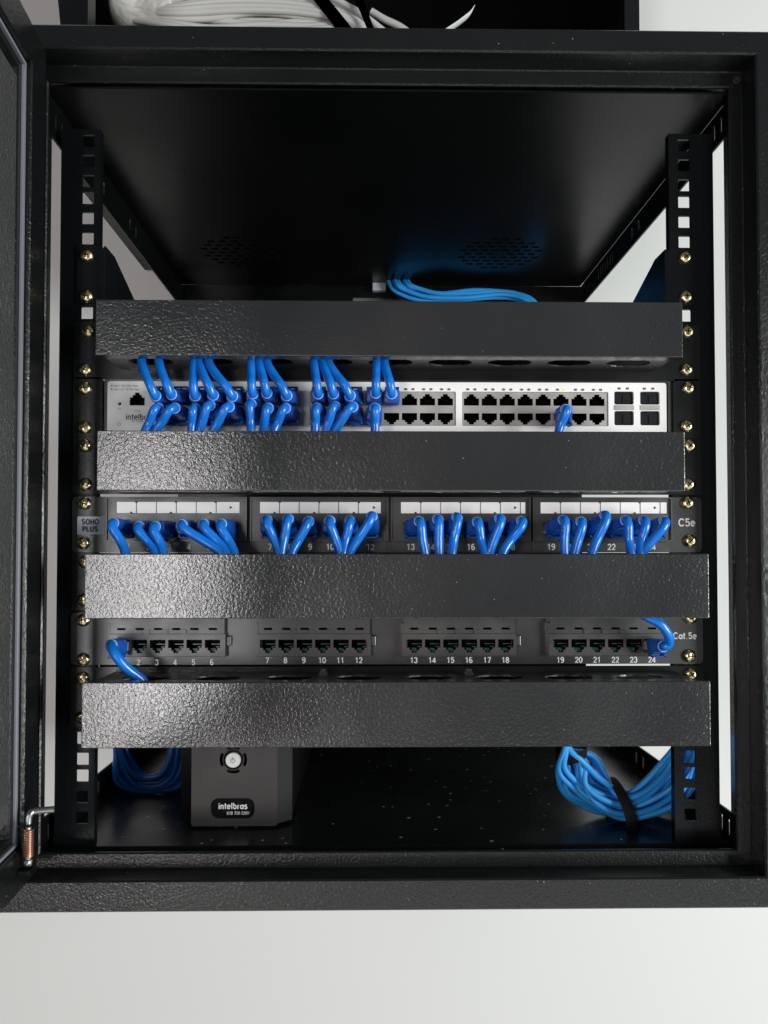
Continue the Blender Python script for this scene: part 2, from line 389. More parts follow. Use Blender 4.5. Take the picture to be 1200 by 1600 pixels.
bm = nb(); box(bm, hx-.004, hx+.004, .0002, .0085, zb-.0105, zb-.0075, .0005); box(bm, hx-.004, hx+.004, .0002, .0085, zt-.0052, zt-.0035, .0005)
obj('pin_bracket', bm, 'paint_fine', door)
# ------------------------------------------------------------------ screws (shared mesh)
def screw_mesh():
    bm = nb(); n = 24; prof = [(.0005, -.0031), (.0024, -.0030), (.0037, -.0025), (.0047, -.0016), (.0051, -.0006), (.0051, 0)]
    rings = [[bm.verts.new((r*math.cos(2*math.pi*k/n), y, r*math.sin(2*math.pi*k/n))) for k in range(n)] for r, y in prof]
    for a, b in zip(rings, rings[1:]):
        for k in range(n): bm.faces.new((a[k], b[k], b[(k+1) % n], a[(k+1) % n]))
    bm.faces.new(rings[0])
    me = bpy.data.meshes.new('screw'); 
    # cross slot as raised dark bars, its shade put into the colour
    for a in (0, math.pi/2):
        c, s_ = math.cos(a), math.sin(a)
        vs = [bm.verts.new((x*c-z*s_, y, x*s_+z*c)) for x in (-.0023, .0023) for y in (-.00325, -.0010) for z in (-.00042, .00042)]
        for q in ((0,1,3,2),(4,6,7,5),(0,4,5,1),(2,3,7,6),(0,2,6,4),(1,5,7,3)): bm.faces.new([vs[i] for i in q]).material_index = 1
    bmesh.ops.recalc_face_normals(bm, faces=bm.faces); bm.to_mesh(me); bm.free()
    me.materials.append(M['screw']); me.materials.append(M['dark'])
    me.polygons.foreach_set('use_smooth', [True]*len(me.polygons)); me.set_sharp_from_angle(angle=R(40))
    return me
SCREW = screw_mesh()
def screws(parent, n, y=-.0022, holes=None, zoff=0):
    for s in (-1, 1):
        for nn, k in (holes or ((n, 1), (n+1, 0))):
            o = bpy.data.objects.new('screw', SCREW); C.objects.link(o); o.parent = parent
            dx, dz = random.uniform(-.0009, .0009), random.uniform(-.0006, .0006)
            o.location = Vector(((-.2318 if s < 0 else .2345)+dx, y, hz(nn, k)+dz+zoff+(.0018 if k == 1 else .0004)+(.0012 if s > 0 else 0)))-parent.location
            o.rotation_euler = (R(random.uniform(-7, 7)), random.uniform(0, 3), R(random.uniform(-7, 7)))
def zc(n): return .2667-.04445*n-.0365
# ------------------------------------------------------------------ fixed shelf bracket
sh = thing('equipment_shelf', 'black steel shelf with side gussets screwed above the top cable organizer', 'shelf', (0, 0, hz(2, 2)))
def ch(name, bm, m, parent, smooth=None):
    o_ = Vector((0, 0, 0)); q = parent
    while q: o_ += q.location; q = q.parent
    bmesh.ops.translate(bm, verts=bm.verts, vec=-o_); return obj(name, bm, m, parent, smooth)
for s in (-1, 1):
    xs = sorted((.2195*s, .2400*s))
    bm = nb(); plate(bm, rect(xs[0], xs[1], .1345, .1792, .002, 2), [], -.0018, -.0002, FR); ch('ear', bm, 'paint_fine', sh)
    bm = nb(); xa, xb = sorted((.2178*s, .2193*s))
    plate(bm, [(-.0016, .1345), (.150, .1345), (.150, .1360), (.026, .1770), (.020, .1792), (-.0016, .1792)], [], xa, xb, SIDE); ch('side_gusset', bm, 'paint_fine', sh)
bm = nb(); box(bm, -.2175, .2175, .0, .150, .1345, .1358); ch('shelf_plate', bm, 'inner', sh)
screws(sh, 2, holes=((2, 0), (2, 2)))
# ------------------------------------------------------------------ cable organizers
def organizer(n, label, px0, px1, py0, py1, yc, sp, off, ow, ears=.2415, top=.0226):
    z = zc(n); t = thing('cable_organizer', label, 'cable organizer', (0, 0, z), group='horizontal cable organizers')
    a = P(px0, (py0+py1)/2, yc); b = P(px1, (py0+py1)/2, yc); zt_ = P((px0+px1)/2, py0, yc).z; zb_ = P((px0+px1)/2, py1, yc).z
    W = (b.x-a.x)/2; cx = (a.x+b.x)/2; h = (zt_-zb_)/2; cz = (zt_+zb_)/2
    H = .0212
    bm = nb()
    plate(bm, rect(-ears, ears+.003, z-H, z+top, .002, 2), [], -.0018, -.0002, FR); ch('back_plate', bm, 'earplate', t)
    hs = [ellipse(off+sp*k, (yc-.002)/2+.0005, ow, .0115) for k in [i+(0 if sp < .048 else .5) for i in range(-5, 5)] if abs(off+sp*k) < W-ow-.004]
    for zz in (1, -1):
        bm = nb(); zf = h-.0016
        plate(bm, rect(cx-W+.003, cx+W-.003, yc+.0022, -.0019), hs, cz+zz*zf, cz+zz*(zf-.0012), TOP)
        ch('cable_slot_panel', bm, 'panel', t, None)
    bm = nb()
    # cover: folded sheet, front face and short lips
    box(bm, cx-W, cx+W, yc, yc+.0013, cz-h, cz+h, .0006)
    box(bm, cx-W, cx+W, yc+.0010, yc+.010, cz+h-.0013, cz+h-.0001)
    box(bm, cx-W, cx+W, yc+.0010, yc+.010, cz-h+.0001, cz-h+.0013)
    box(bm, cx-W+.0001, cx-W+.0013, yc+.0010, yc+.010, cz-h+.0014, cz+h-.0014)
    box(bm, cx+W-.0013, cx+W-.0001, yc+.0010, yc+.010, cz-h+.0014, cz+h-.0014)
    c = ch('cover', bm, 'cover', t, None)
    screws(t, n)
    return t, cz, h
o1 = organizer(3, 'topmost black cable organizer, right above the white-faced switch', 149, 1067, 470, 556.5, -.050, .0444, .0022, .0165)
o2 = organizer(5, 'black cable organizer between the switch and the upper patch panel', 151, 1070.5, 673.5, 767, -.051, .0444, .0022, .0165)
o3 = organizer(7, 'black cable organizer between the two patch panels', 132, 1108, 865.5, 966.5, -.058, .0514, .0042, .0175)
o4 = organizer(9, 'lowest black cable organizer, above the loose blue coils and power unit', 127, 1110.5, 1065.5, 1168, -.060, .0514, .0042, .0175, top=.0242)
for px in (505, 733):
    p = P(px, 1053, -.02); bm = nb()
    disc(bm, p.x, p.z, .0034, .0034, -.022, -.014, 6)
    ch('bracket_nut', bm, 'panel', o4[0])
# ------------------------------------------------------------------ port mesh
def port_outline(w, h, down=True, s=1):
    a, b = w/2, h/2
    pts = [(-a, b), (-a, -b*.25), (-a*.62, -b*.25), (-a*.62, -b*.62), (-a*.33, -b*.62), (-a*.33, -b), (a*.33, -b), (a*.33, -b*.62), (a*.62, -b*.62), (a*.62, -b*.25), (a, -b*.25), (a, b)]
    if not down: pts = [(x, -z) for x, z in pts]
    return pts
def port_mesh(name, w, h, down, inner, contact, tongue=True):
    """cup behind the plate opening: walls, back, contacts"""
    bm = nb(); L = port_outline(w, h, down); d = .0125
    A = [bm.verts.new((x, .0006, z)) for x, z in L]; B = [bm.verts.new((x, d, z)) for x, z in L]
    for k in range(len(L)):
        j = (k+1) % len(L); bm.faces.new((A[k], A[j], B[j], B[k])).material_index = 0
    for t in tessellate_polygon([[Vector((x, z, 0)) for x, z in L]]):
        bm.faces.new([B[i] for i in t]).material_index = 0
    sg = 1 if down else -1
    for k in range(8):   # contact wires slant down from the wide edge
        x = (k-3.5)*w*.085; r = w*.020
        v = [(x-r, .003, sg*h*.40), (x+r, .003, sg*h*.40), (x+r, .0105, sg*h*.02), (x-r, .0105, sg*h*.02)]
        bm.faces.new([bm.verts.new(q) for q in v]).material_index = 1
    if tongue == 'green':
        z0, z1 = sorted((-sg*h*.48, -sg*h*.20)); box(bm, -w*.16, w*.16, .004, .011, z0, z1, mi=2)
        z0, z1 = sorted((-sg*h*.03, -sg*h*.10)); box(bm, w*.20, w*.48, .002, .010, z0, z1, mi=3)
        z0, z1 = sorted((sg*h*.10, sg*h*.16)); box(bm, -w*.15, w*.46, .0035, .0045, z0, z1, mi=3)
    elif tongue:
        z0, z1 = sorted((-sg*h*.28, -sg*h*.12)); box(bm, -w*.26, w*.30, .005, .0115, z0, z1, mi=3)
    me = bpy.data.meshes.new(name); bmesh.ops.recalc_face_normals(bm, faces=bm.faces); bm.to_mesh(me); bm.free()
    for q in (inner, contact, 'jack', 'plastic'): me.materials.append(M[q])
    return me
# ------------------------------------------------------------------ network switch
z4 = zc(4); ysw = -.0015
sw = thing('network_switch', 'white-faced network switch with rows of ports, blue cords at left', 'network switch', (0, 0, z4))
x0, x1 = P(162, 640, ysw).x, P(1050, 640, ysw).x; zt_, zb_ = P(600, 591, ysw).z, z4-.0215
bm = nb(); box(bm, x0, x1, .0145, .24, zb_, zt_, .0008); plate(bm, rect(x0, x1, zb_, zt_, .0008, 2), [rect(x0+.0028, x1-.0028, zb_+.0014, zt_-.0030)], ysw+.0012, .0144, FR); ch('housing', bm, 'panel', sw)
for s in (-1, 1):
    bm = nb(); a, b = sorted((x1+.0008 if s > 0 else x0-.0008, .2415*s if s < 0 else .2445)); plate(bm, rect(a, b, zb_, zt_, .002, 2), [], -.0018, -.0002, FR)
    a, b = sorted((x1+.0008 if s > 0 else x0-.0008, (x1+.0022 if s > 0 else x0-.0022))); box(bm, a, b, .0, .035, zb_+.002, zt_-.002)
    ch('ear', bm, 'earplate', sw)
def sx(px, y=ysw): return P(px, 640, y).x
def sz(py, y=ysw): return P(600, py, y).z
zt1, zt2 = sz(624.6), sz(654.2)
grp = [(246, 474, 261), (484, 712, 499.8), (722, 950, 736.5)]
pw, ph = .0118, .0088
hol = [rect(sx(a), sx(b), sz(665.5), sz(612), .0006, 1) for a, b, c in grp]
cons = (sx(215), sz(625))
hol.append(port_outline(pw*.98, .0100, False)); hol[-1] = [(x+cons[0], z+cons[1]) for x, z in hol[-1]]
hol.append(ellipse(sx(187.5), sz(632.5), .0013, .0013, 12))
sfpx = (974.3, 1014.7)
for q in sfpx:
    hol.append(rect(sx(q)-.0076, sx(q)+.0076, sz(631.5), sz(611), .0012, 2)); hol.append(rect(sx(q)-.0076, sx(q)+.0076, sz(664), sz(641.5), .0012, 2))
bm = nb(); plate(bm, rect(sx(168.5), sx(1040.5), zb_+.0012, sz(597.5), .0018, 3), hol, ysw-.0012, ysw+.0010, FR)
fp = ch('face_plate', bm, 'face', sw)
PT = port_mesh('port', pw*.98, ph, False, 'dark', 'gold', False); PB = port_mesh('port', pw*.98, ph, True, 'dark', 'gold', False); PC = port_mesh('port', pw*.98, .0100, False, 'dark', 'gold', False)
o = bpy.data.objects.new('port', PC); C.objects.link(o); o.parent = sw; o.location = Vector((cons[0], ysw, cons[1]))-sw.location
LED = None
SWP = {}
for gi, (a, b, c) in enumerate(grp):
    xs = [sx(c+28*k) for k in range(8)]
    hs = [[(x+u, zt1+v) for u, v in port_outline(pw, ph, False)] for x in xs]+[[(x+u, zt2+v) for u, v in port_outline(pw, ph, True)] for x in xs]
    bm = nb(); e = .0003
    plate(bm, rect(sx(a)+e, sx(b)-e, sz(665.5)+e, sz(612)-e), hs, ysw-.0004, ysw+.0006, FR)
    # raised dividers
    blk = ch('port_block', bm, 'silver', sw)
    for k, x in enumerate(xs):
        SWP[(gi, k)] = x
        for me, z in ((PT, zt1), (PB, zt2)):
            o = bpy.data.objects.new('port', me); C.objects.link(o); o.parent = blk; o.location = Vector((x, ysw, z))-sw.location
def led(px, py, on=False, w=3.1):
    global LED
    p = (sx(px), sz(py))
    if LED is None or on:
        bm = nb(); box(bm, -.0011, .0011, ysw-.0018, ysw-.0010, -.0008, .0008, .0003, seg=1)
        o = obj('indicator_light', bm, 'ledon' if on else 'led', sw)
        if not on: LED = o
    else: o = same(LED, sw, (0, 0, 0))
    o.location = Vector((p[0], 0, p[1]))-sw.location
    if on: o['label'] = 'small lit yellow-green indicator'
for gi, (a, b, c) in enumerate(grp):
    for k in range(8):
        for d in (-5.6, 5.6): led(c+28*k+d, 608.6, on=(gi == 2 and k == 5 and d > 0))
for px in (967, 980, 1006.5, 1019.5): led(px, 606.5)
for q in sfpx:
    for za, zb2 in ((631.5, 611), (664, 641.5)):
        X = sx(q); z0, z1 = sz(za), sz(zb2)
        bm = nb(); box(bm, X-.0074, X+.0074, ysw+.0012, ysw+.0022, z0+.0002, z1-.0002)
        box(bm, X-.0068, X+.0068, ysw+.0004, ysw+.0012, z0+.0012, z1-.0012, .0003, seg=1); box(bm, X-.0005, X+.0005, ysw-.0004, ysw+.0004, z0+.002, z1-.003); box(bm, X-.003, X+.003, ysw-.0002, ysw+.0004, z1-.0022, z1-.0010)
        ch('plug_cover', bm, 'capplastic', sw)
for q in sfpx:
    bm = nb(); box(bm, sx(q)-.0077, sx(q)+.0077, ysw-.0016, ysw-.0013, sz(640.5), sz(632.5)); ch('slot_divider', bm, 'silver', sw)
bm = nb(); X, Z = sx(187.5), sz(640); box(bm, X-.0014, X+.0014, ysw-.0014, ysw-.0012, Z-.0003, Z); ch('reset_print', bm, 'greyink', sw)
yt = ysw-.0013-sw.location.y
def stext(name, items, m, bold=0): 
    o = text(name, [(s, x, z-sw.location.z, h, al) for s, x, z, h, al in items], yt, m, sw, bold); return o
stext('printed_legend', [('Link / 100/1000 Mbps', sx(178), sz(604.5), .0016, 'LEFT'), ('Link / Act 10/100 Mbps', sx(178), sz(610), .0016, 'LEFT'), ('Console', sx(210), sz(643), .0012, 'LEFT'), ('SG 5204', sx(206), sz(659), .0019, 'LEFT')], 'greyink', .0)
stext('maker_print', [('intelbras', sx(197.5), sz(652.5), .0046, 'LEFT')], 'ink', .012)
bm = nb(); 
for q in ((604.5), (610)): box(bm, sx(175)-.0006, sx(175)+.0006, yt-.0001, yt+.0001, sz(q)-.0006, sz(q)+.0006)
X, Z = sx(187), sz(664); plate(bm, ellipse(X, Z, .0013, .0013, 14), [ellipse(X, Z, .0010, .0010, 14)], yt-.0001, yt+.0001, FR)
ch('legend_marks', bm, 'greyink', sw)
screws(sw, 4)
# ------------------------------------------------------------------ upper patch panel
z6 = zc(6); y6 = -.0018
pa = thing('patch_bay', 'upper patch panel with white label strips and all ports full of blue cords', 'patch panel', (0, 0, z6), group='24-port patch panels')
bm = nb(); plate(bm, rect(-.2415, .2445, z6-.0215, z6+.0212, .003, 3), [], y6, -.0002, FR)
xa, xb = P(166, 820, -.006).x, P(1048, 820, -.006).x
ch('panel_plate', bm, 'panel', pa)
yb = -.006
def ax(px, y=yb): return P(px, 820, y).x
def az(py, y=yb): return P(600, py, y).z
G6 = [(167, 385, 182, 374, 201), (392, 606, 406, 595, 421.7), (612, 828, 626.5, 821, 641.5), (833, 1048.5, 845, 1042, 861)]
P6 = {}
PP = port_mesh('port', .0125, .0105, True, 'dark', 'gold', 'green')
num = 1
for gi, (fa, fb, la, lb, n0) in enumerate(G6):
    pcs = [ax(n0+31.4*k+1) for k in range(6)]; pz = az(827)
    hs = [[(x+u, pz+v) for u, v in port_outline(.0125, .0105)] for x in pcs]
    hs.append(rect(ax(la)-.0003, ax(lb)+.0003, az(802.5), az(784), .0004, 1))
    bm = nb(); plate(bm, rect(ax(fa), ax(fb), az(845), az(778), .001, 2), hs, yb, y6-.0001, FR)
    # rim around the block
    ringp = [(0, y6-.0001), (0, yb-.0016), (.0010, yb-.0016), (.0012, y6-.0001)]
    fx0, fx1, fz0, fz1 = ax(fa-1), ax(fb+1), az(846), az(777)
    L = [[bm.verts.new(v) for v in ((fx0+i, y, fz0+i), (fx1-i, y, fz0+i), (fx1-i, y, fz1-i), (fx0+i, y, fz1-i))] for i, y in ringp]
    for a in range(4):
        for k in range(4): bm.faces.new((L[a][k], L[a][(k+1) % 4], L[(a+1) % 4][(k+1) % 4], L[(a+1) % 4][k]))
    box(bm, ax(fa), ax(fb), yb-.0006, yb-.0001, az(806), az(804.5))
    box(bm, ax(fa)+.0005, ax(fb)-.0005, y6-.0008, y6-.0001, az(862), az(847))
    blk = ch('port_module', bm, 'plastic', pa)
    for x in pcs:
        o = bpy.data.objects.new('port', PP); C.objects.link(o); o.parent = blk; o.location = Vector((x, yb, pz))-pa.location
    for k, x in enumerate(pcs): P6[num+k] = (x, pz)
    bm = nb(); box(bm, ax(la), ax(lb), yb+.0002, yb+.0012, az(802), az(784.5)); 
    ls = ch('label_strip', bm, 'label', blk)
    bm = nb()
    for k in range(1, 6+(1 if gi in (2, 3) else 0)):
        X = ax(la+(190 if gi != 1 else 188)*k/6.1); box(bm, X-.00022, X+.00022, yb+.0000, yb+.00015, az(802), az(784.5))
    X = ax(la+179); Z = az(793); v = [bm.verts.new(q) for q in ((X-.001, yb, Z+.0012), (X+.0012, yb, Z), (X-.001, yb, Z-.0012))]; bm.faces.new(v)
    for k in range(1, 6, 2): 
        for zz in (784.6, 801.6): disc(bm, ax(la+31*k-(8 if zz > 790 else 0)), az(zz), .0009, .0009, yb-.0001, yb+.0001, 8)
    ch('label_lines', bm, 'ink', blk)
    text('number_print', [(str(num+k), ax(n0+31.4*k, y6-.0009), az(854.5, y6-.0009)-z6, .0046, 'CENTER') for k in range(6)], y6-.0009, 'white', blk, .02)
    num += 6
text('category_print', [('C5e', ax(1073, y6), az(816, y6)-z6, .0060, 'CENTER')], y6-.0001, 'white', pa, .018)
bm = nb(); a, b = P(121, 807, y6), P(164, 835, y6); plate(bm, rect(a.x, b.x, b.z, a.z, .0006, 2), [], y6-.0003, y6-.0001, FR)
st = ch('sticker', bm, 'sticker', pa)
text('sticker_print', [('SOHO', (a.x+b.x)/2-.0006, P(142, 815.3, y6).z-z6, .0040, 'CENTER'), ('PLUS', (a.x+b.x)/2-.0006, P(142, 826.5, y6).z-z6, .0040, 'CENTER')], y6-.0004, 'ink', st, .05)
screws(pa, 6)
# ------------------------------------------------------------------ lower patch panel
z8 = zc(8); y8 = -.0018
pb = thing('patch_bay', 'lower patch panel with mostly empty numbered ports and green jacks', 'patch panel', (0, 0, z8), group='24-port patch panels')
def bx(px, y=y8): return P(px, 1000, y).x
def bz(py, y=y8): return P(600, py, y).z
G8 = [(170, 352, 189), (401.5, 579.5, 418.5), (629, 807, 647.5), (858, 1039, 876.3)]
yc8 = -.0075
hs = [rect(bx(a)+.004, bx(b)-.004, bz(1022), bz(970)) for a, b, c in G8]
bm = nb(); plate(bm, rect(-.2415, .2445, bz(1038), z8+.0212, .003, 3), hs, y8, -.0002, FR)
box(bm, bx(165), bx(1055), .0, .013, bz(1038)+.0002, bz(1038)+.0014); ch('panel_plate', bm, 'panel', pb)
P8 = {}; num = 1
PQ = port_mesh('port', .0118, .0100, True, 'dark', 'gold', 'green')
def cx8(px): return P(px, 1010, yc8).x
def cz8(py): return P(600, py, yc8).z
for gi, (fa, fb, c0) in enumerate(G8):
    pcs = [cx8(c0+28.6*k) for k in range(6)]; pz = cz8(1009.5)
    hs = [[(x+u, pz+v) for u, v in port_outline(.0118, .0100)] for x in pcs]
    slots = [rect(x-.0033, x+.0033, cz8(984.3), cz8(980.8), .0007, 2) for x in pcs]
    bm = nb()
    plate(bm, rect(cx8(fa), cx8(fb), cz8(1025), cz8(990.5)), hs, yc8, y8+.0008, FR)
    plate(bm, rect(cx8(fa)+.0008, cx8(fb)-.0008, cz8(990), cz8(966)), slots, yc8+.0006, y8+.0008, FR)
    for k in (1, 2, 3):
        X = (pcs[k]+pcs[k+1])/2-.0012; box(bm, X-.002, X+.002, yc8-.0004, yc8+.0005, cz8(990), cz8(983.5))
    box(bm, cx8(fa), cx8(fb), yc8-.0008, y8-.0001, cz8(1026), cz8(1025.2))
    box(bm, cx8(fb)+.0002, cx8(fb+8), y8-.0030, y8-.0001, cz8(1010), cz8(994), .0006)
    box(bm, cx8(fa)-.0006, cx8(fa)+.0007, yc8+.0002, y8-.0001, cz8(990), cz8(974))
    blk = ch('port_module', bm, 'plastic', pb)
    for k, x in enumerate(pcs):
        o = bpy.data.objects.new('port', PQ); C.objects.link(o); o.parent = blk; o.location = Vector((x, yc8+.0002, pz))-pb.location
        P8[num+k] = (x, pz)
    text('number_print', [(str(num+k), bx(c0+28.6*k-(1 if gi else 1)), bz(1031.5+(2.5 if gi == 0 else 0))-z8, .0043, 'CENTER') for k in range(6)], y8-.0001, 'white', blk, .02)
    num += 6
text('category_print', [('Cat.5e', bx(1070), bz(994)-z8, .0050, 'CENTER')], y8-.0001, 'white', pb, .018)
screws(pb, 8)
bm = nb(); box(bm, -.225, .225, .0135, .030, z8-.018, z8+.019); box(bm, -.225, .158, .0135, .030, z8-.026, z8-.0182); ch('rear_housing', bm, 'dark', pb)
bm = nb(); box(bm, -.225, .225, .0135, .030, z6-.018, z6+.019); ch('rear_housing', bm, 'dark', pa)
# ------------------------------------------------------------------ patch cords
def boot_geo(bm, base, d, ln=.021, w=.0124, h=.0114):
    """ribbed strain-relief boot from base along unit direction d"""
    d = Vector(d).normalized(); up = Vector((0, 0, 1)); sd = d.cross(up).normalized(); up = sd.cross(d)
    prof = [(0, 1, 1, .15), (.36, 1, 1, .15), (.40, .94, .90, .3)]
    for k in range(4):
        t = .44+k*.12; prof += [(t, .96-k*.04, .88-k*.03, .4+k*.12), (t+.05, .96-k*.04, .88-k*.03, .4+k*.12), (t+.06, .84-k*.04, .76-k*.03, .5+k*.12), (t+.11, .84-k*.04, .76-k*.03, .5+k*.12)]
    prof += [(.93, .74, .80, .9), (1.0, .72, .78, 1)]
    rings = []
    n = 20
    for t, fx, fz, rd in prof:
        ring_ = []
        for k in range(n):
            a = 2*math.pi*(k+.5)/n; c, s = math.cos(a), math.sin(a)
            e = 2/(6-4*rd)  # superellipse
            X = math.copysign(abs(c)**e, c); Z = math.copysign(abs(s)**e, s)
            ring_.append(bm.verts.new(Vector(base)+d*(ln*t)+sd*(X*w*.5*fx)+up*(Z*h*.5*fz)))
        rings.append(ring_)
    for a, b in zip(rings, rings[1:]):
        for k in range(n): bm.faces.new((a[k], a[(k+1) % n], b[(k+1) % n], b[k]))
    bm.faces.new(rings[0]); bm.faces.new(rings[-1][::-1])
def cord(label, port, mouth, end, mids, r=.0033, boot_len=.020, downlatch=True, col='blue', grp='blue patch cables plugged into the rack', ylip=None):
    """port: (x,y,z) opening; mouth: where the boot ends; end and mids: cable course"""
    t = thing('patch_cable', label, 'patch cable', port, group=grp)
    port, mouth = Vector(port), Vector(mouth)
    d = (mouth-port).normalized(); L = (mouth-port).length
    bm = nb(); box(bm, port.x-.0055, port.x+.0055, port.y-.004, port.y+.006, port.z-.0034, port.z+.0034, .0004, seg=1)
    sgn = -1 if downlatch else 1
    z0, z1 = sorted((port.z+sgn*.0035, port.z+sgn*.0046)); box(bm, port.x-.0026, port.x+.0026, port.y-.006, port.y+.004, z0, z1)
    ch('plug', bm, 'clear', t)
    bm = nb(); boot_geo(bm, port-Vector((0, .0035, 0)), mouth-port+Vector((0, .0035, 0)), (mouth-port+Vector((0, .0035, 0))).length)
    # latch guard
    zg = port.z+sgn*.0072; 
    for q in (-.0045, .0045): box(bm, port.x+q-.0008, port.x+q+.0008, port.y-.0125, port.y-.004, min(port.z+sgn*.0045, zg), max(port.z+sgn*.0045, zg), .0003, seg=1)
    box(bm, port.x-.0053, port.x+.0053, port.y-.0125, port.y-.0105, min(zg-sgn*.0012, zg), max(zg-sgn*.0012, zg), .0003, seg=1)
    ch('boot', bm, 'boot', t, 35)
    bm = nb(); up_ = Vector((0, 0, 1)); sd_ = d.cross(up_).normalized(); up_ = sd_.cross(d)
    tube(bm, [mouth-d*.0004+sd_*(.0036*math.cos(2*math.pi*k/20))+up_*(.0036*math.sin(2*math.pi*k/20)) for k in range(21)], .0008, raw=True, seg=8)
    ch('glint_collar', bm, 'glint_collar', t, 80)  # ring carrying the painted glint at the cable entry
    bm = nb(); pts = [mouth-d*.006, mouth+d*.0015]+[Vector(m_) for m_ in mids]+[Vector(e) for e in end]
    tube(bm, pts, r, n=7, seg=14); ch('cable', bm, col, t, 80)
    return t
ORD = ['first', 'second', 'third', 'fourth', 'fifth', 'sixth', 'seventh', 'eighth', 'ninth', 'tenth', 'eleventh', 'twelfth', 'thirteenth']
rnd = random.Random(3)
# switch, upper row: boots (px,py) and where the cable leaves under the top organizer
up = [(0, 0, 243, 618, 222), (0, 1, 268, 616, 249), (0, 2, 305, 618, 303.5), (0, 3, 333, 617, 311), (0, 4, 363, 619, 327), (0, 5, 395, 615, 393), (0, 6, 417, 614, 406), (0, 7, 448, 618, 418),
      (1, 0, 497, 615, 491), (1, 1, 521, 615, 505), (1, 2, 547, 618, 514), (1, 3, 587, 614, 589), (1, 4, 612, 615, 601)]
zo1 = P(600, 568, -.026).z
for i, (g, k, bpx, bpy_, tpx) in enumerate(up):
    x = SWP[(g, k)]; y = -.030+rnd.uniform(-.002, .002)
    m = P(bpx, bpy_, y); e = P(tpx, 568, -.027)
    ax_, az_ = e.x-m.x, e.z-m.z
    cord('blue patch cable, %s from the console jack, rising into the topmost organizer' % ORD[i],
         (x, ysw-.001, zt1), m, [e, (e.x-.001, -.027, e.z+.009), (e.x-.003+rnd.uniform(-.004, .004), -.025, e.z+.022)],
         [(m.x+ax_*.25, y-.0045, m.z+az_*.22+.0015), (m.x+ax_*.62, y-.001, m.z+az_*.60)], downlatch=False)
dn = [(0, 0, 247, 638, 227), (0, 1, 273, 638, 243), (0, 2, 305, 639, 299), (0, 3, 328, 634, 312), (0, 4, 358, 636, 333), (0, 5, 392, 632, 392), (0, 6, 419, 638, 411), (0, 7, 446, 638, 428),
      (1, 0, 495, 638, 492), (1, 1, 523, 635, 509), (1, 2, 551, 636, 523), (1, 3, 586, 638, 586), (2, 5, 884, 640, 873)]
for i, (g, k, bpx, bpy_, tpx) in enumerate(dn):
    x = SWP[(g, k)]; y = -.030+rnd.uniform(-.002, .002)
    m = P(bpx, bpy_, y); e = P(tpx, 674, -.030)
    ax_, az_ = e.x-m.x, e.z-m.z
    lab = 'blue patch cable, %s from the console jack, hanging down behind the second organizer' % ORD[i]
    if g == 2: lab = 'lone blue patch cable in the lower switch row, far right below the lit indicator'
    cord(lab, (x, ysw-.001, zt2), m, [e, (e.x-.001, -.030, e.z-.008), (e.x-.002+rnd.uniform(-.004, .004), -.028, e.z-.022)],
         [(m.x+ax_*.22, y-.0048, m.z+az_*.16), (m.x+ax_*.66, y-.0015, m.z+az_*.62)], downlatch=True)
# upper patch panel cords
c6 = {1: (178, 818, 196), 2: (217, 823, 243), 3: (243, 823, 255), 4: (284, 820, 345), 5: (318, 819, 355), 6: (346, 819, 366),
      7: (417, 813, 436), 8: (450, 811, 440), 9: (482, 815, 456), 10: (515, 814, 531), 11: (547, 814, 536), 12: (581, 807, 546),
      13: (655, 815, 664), 14: (684, 812, 686), 15: (714, 809, 706), 16: (746, 816, 757), 17: (781, 811, 765), 18: (815, 815, 786),
      19: (880, 813, 882), 20: (908, 816, 898), 21: (945, 806, 925), 22: (977, 814, 986), 23: (1006, 814, 1000), 24: (1038, 815, 1004)}
for n in range(1, 25):
    bpx, bpy_, tpx = c6[n]; x, z = P6[n]; y = -.031+rnd.uniform(-.002, .002)
    m = P(bpx, bpy_, y); e = P(tpx, 864, -.036)
    ax_, az_ = e.x-m.x, e.z-m.z
    dx = (m.x-x)
    cord('blue patch cable plugged into port %d of the upper patch panel' % n, (x, yb-.001, z), m,
         [e, (e.x, -.036, e.z-.007), (e.x-.002, -.032, e.z-.020)],
         [(m.x+dx*.18+ax_*.12, y-.005, m.z-.0010+az_*.12), (m.x+ax_*.58, y-.004, m.z+az_*.58)], r=.0034, downlatch=True)
# lower patch panel cords
x, z = P8[1]; m = P(174, 1008, -.033); e = P(222, 1063, -.034)
cord('blue patch cable bending down from the leftmost port of the lower patch panel', (x, yc8-.001, z), m, [e, (e.x+.006, -.034, e.z-.010), (e.x+.008, -.030, e.z-.022)],
     [P(180, 1022, -.042), P(197, 1043, -.040)], r=.0036)
x, z = P8[24]; m = P(1036, 1010, -.027)
cord('blue patch cable arching up from port 24 of the lower patch panel', (x, yc8-.001, z), m, [P(1000, 958, -.034), P(985, 940, -.032)],
     [P(1045, 1006, -.030), P(1044, 992, -.034), P(1030, 974, -.036)], r=.0034)
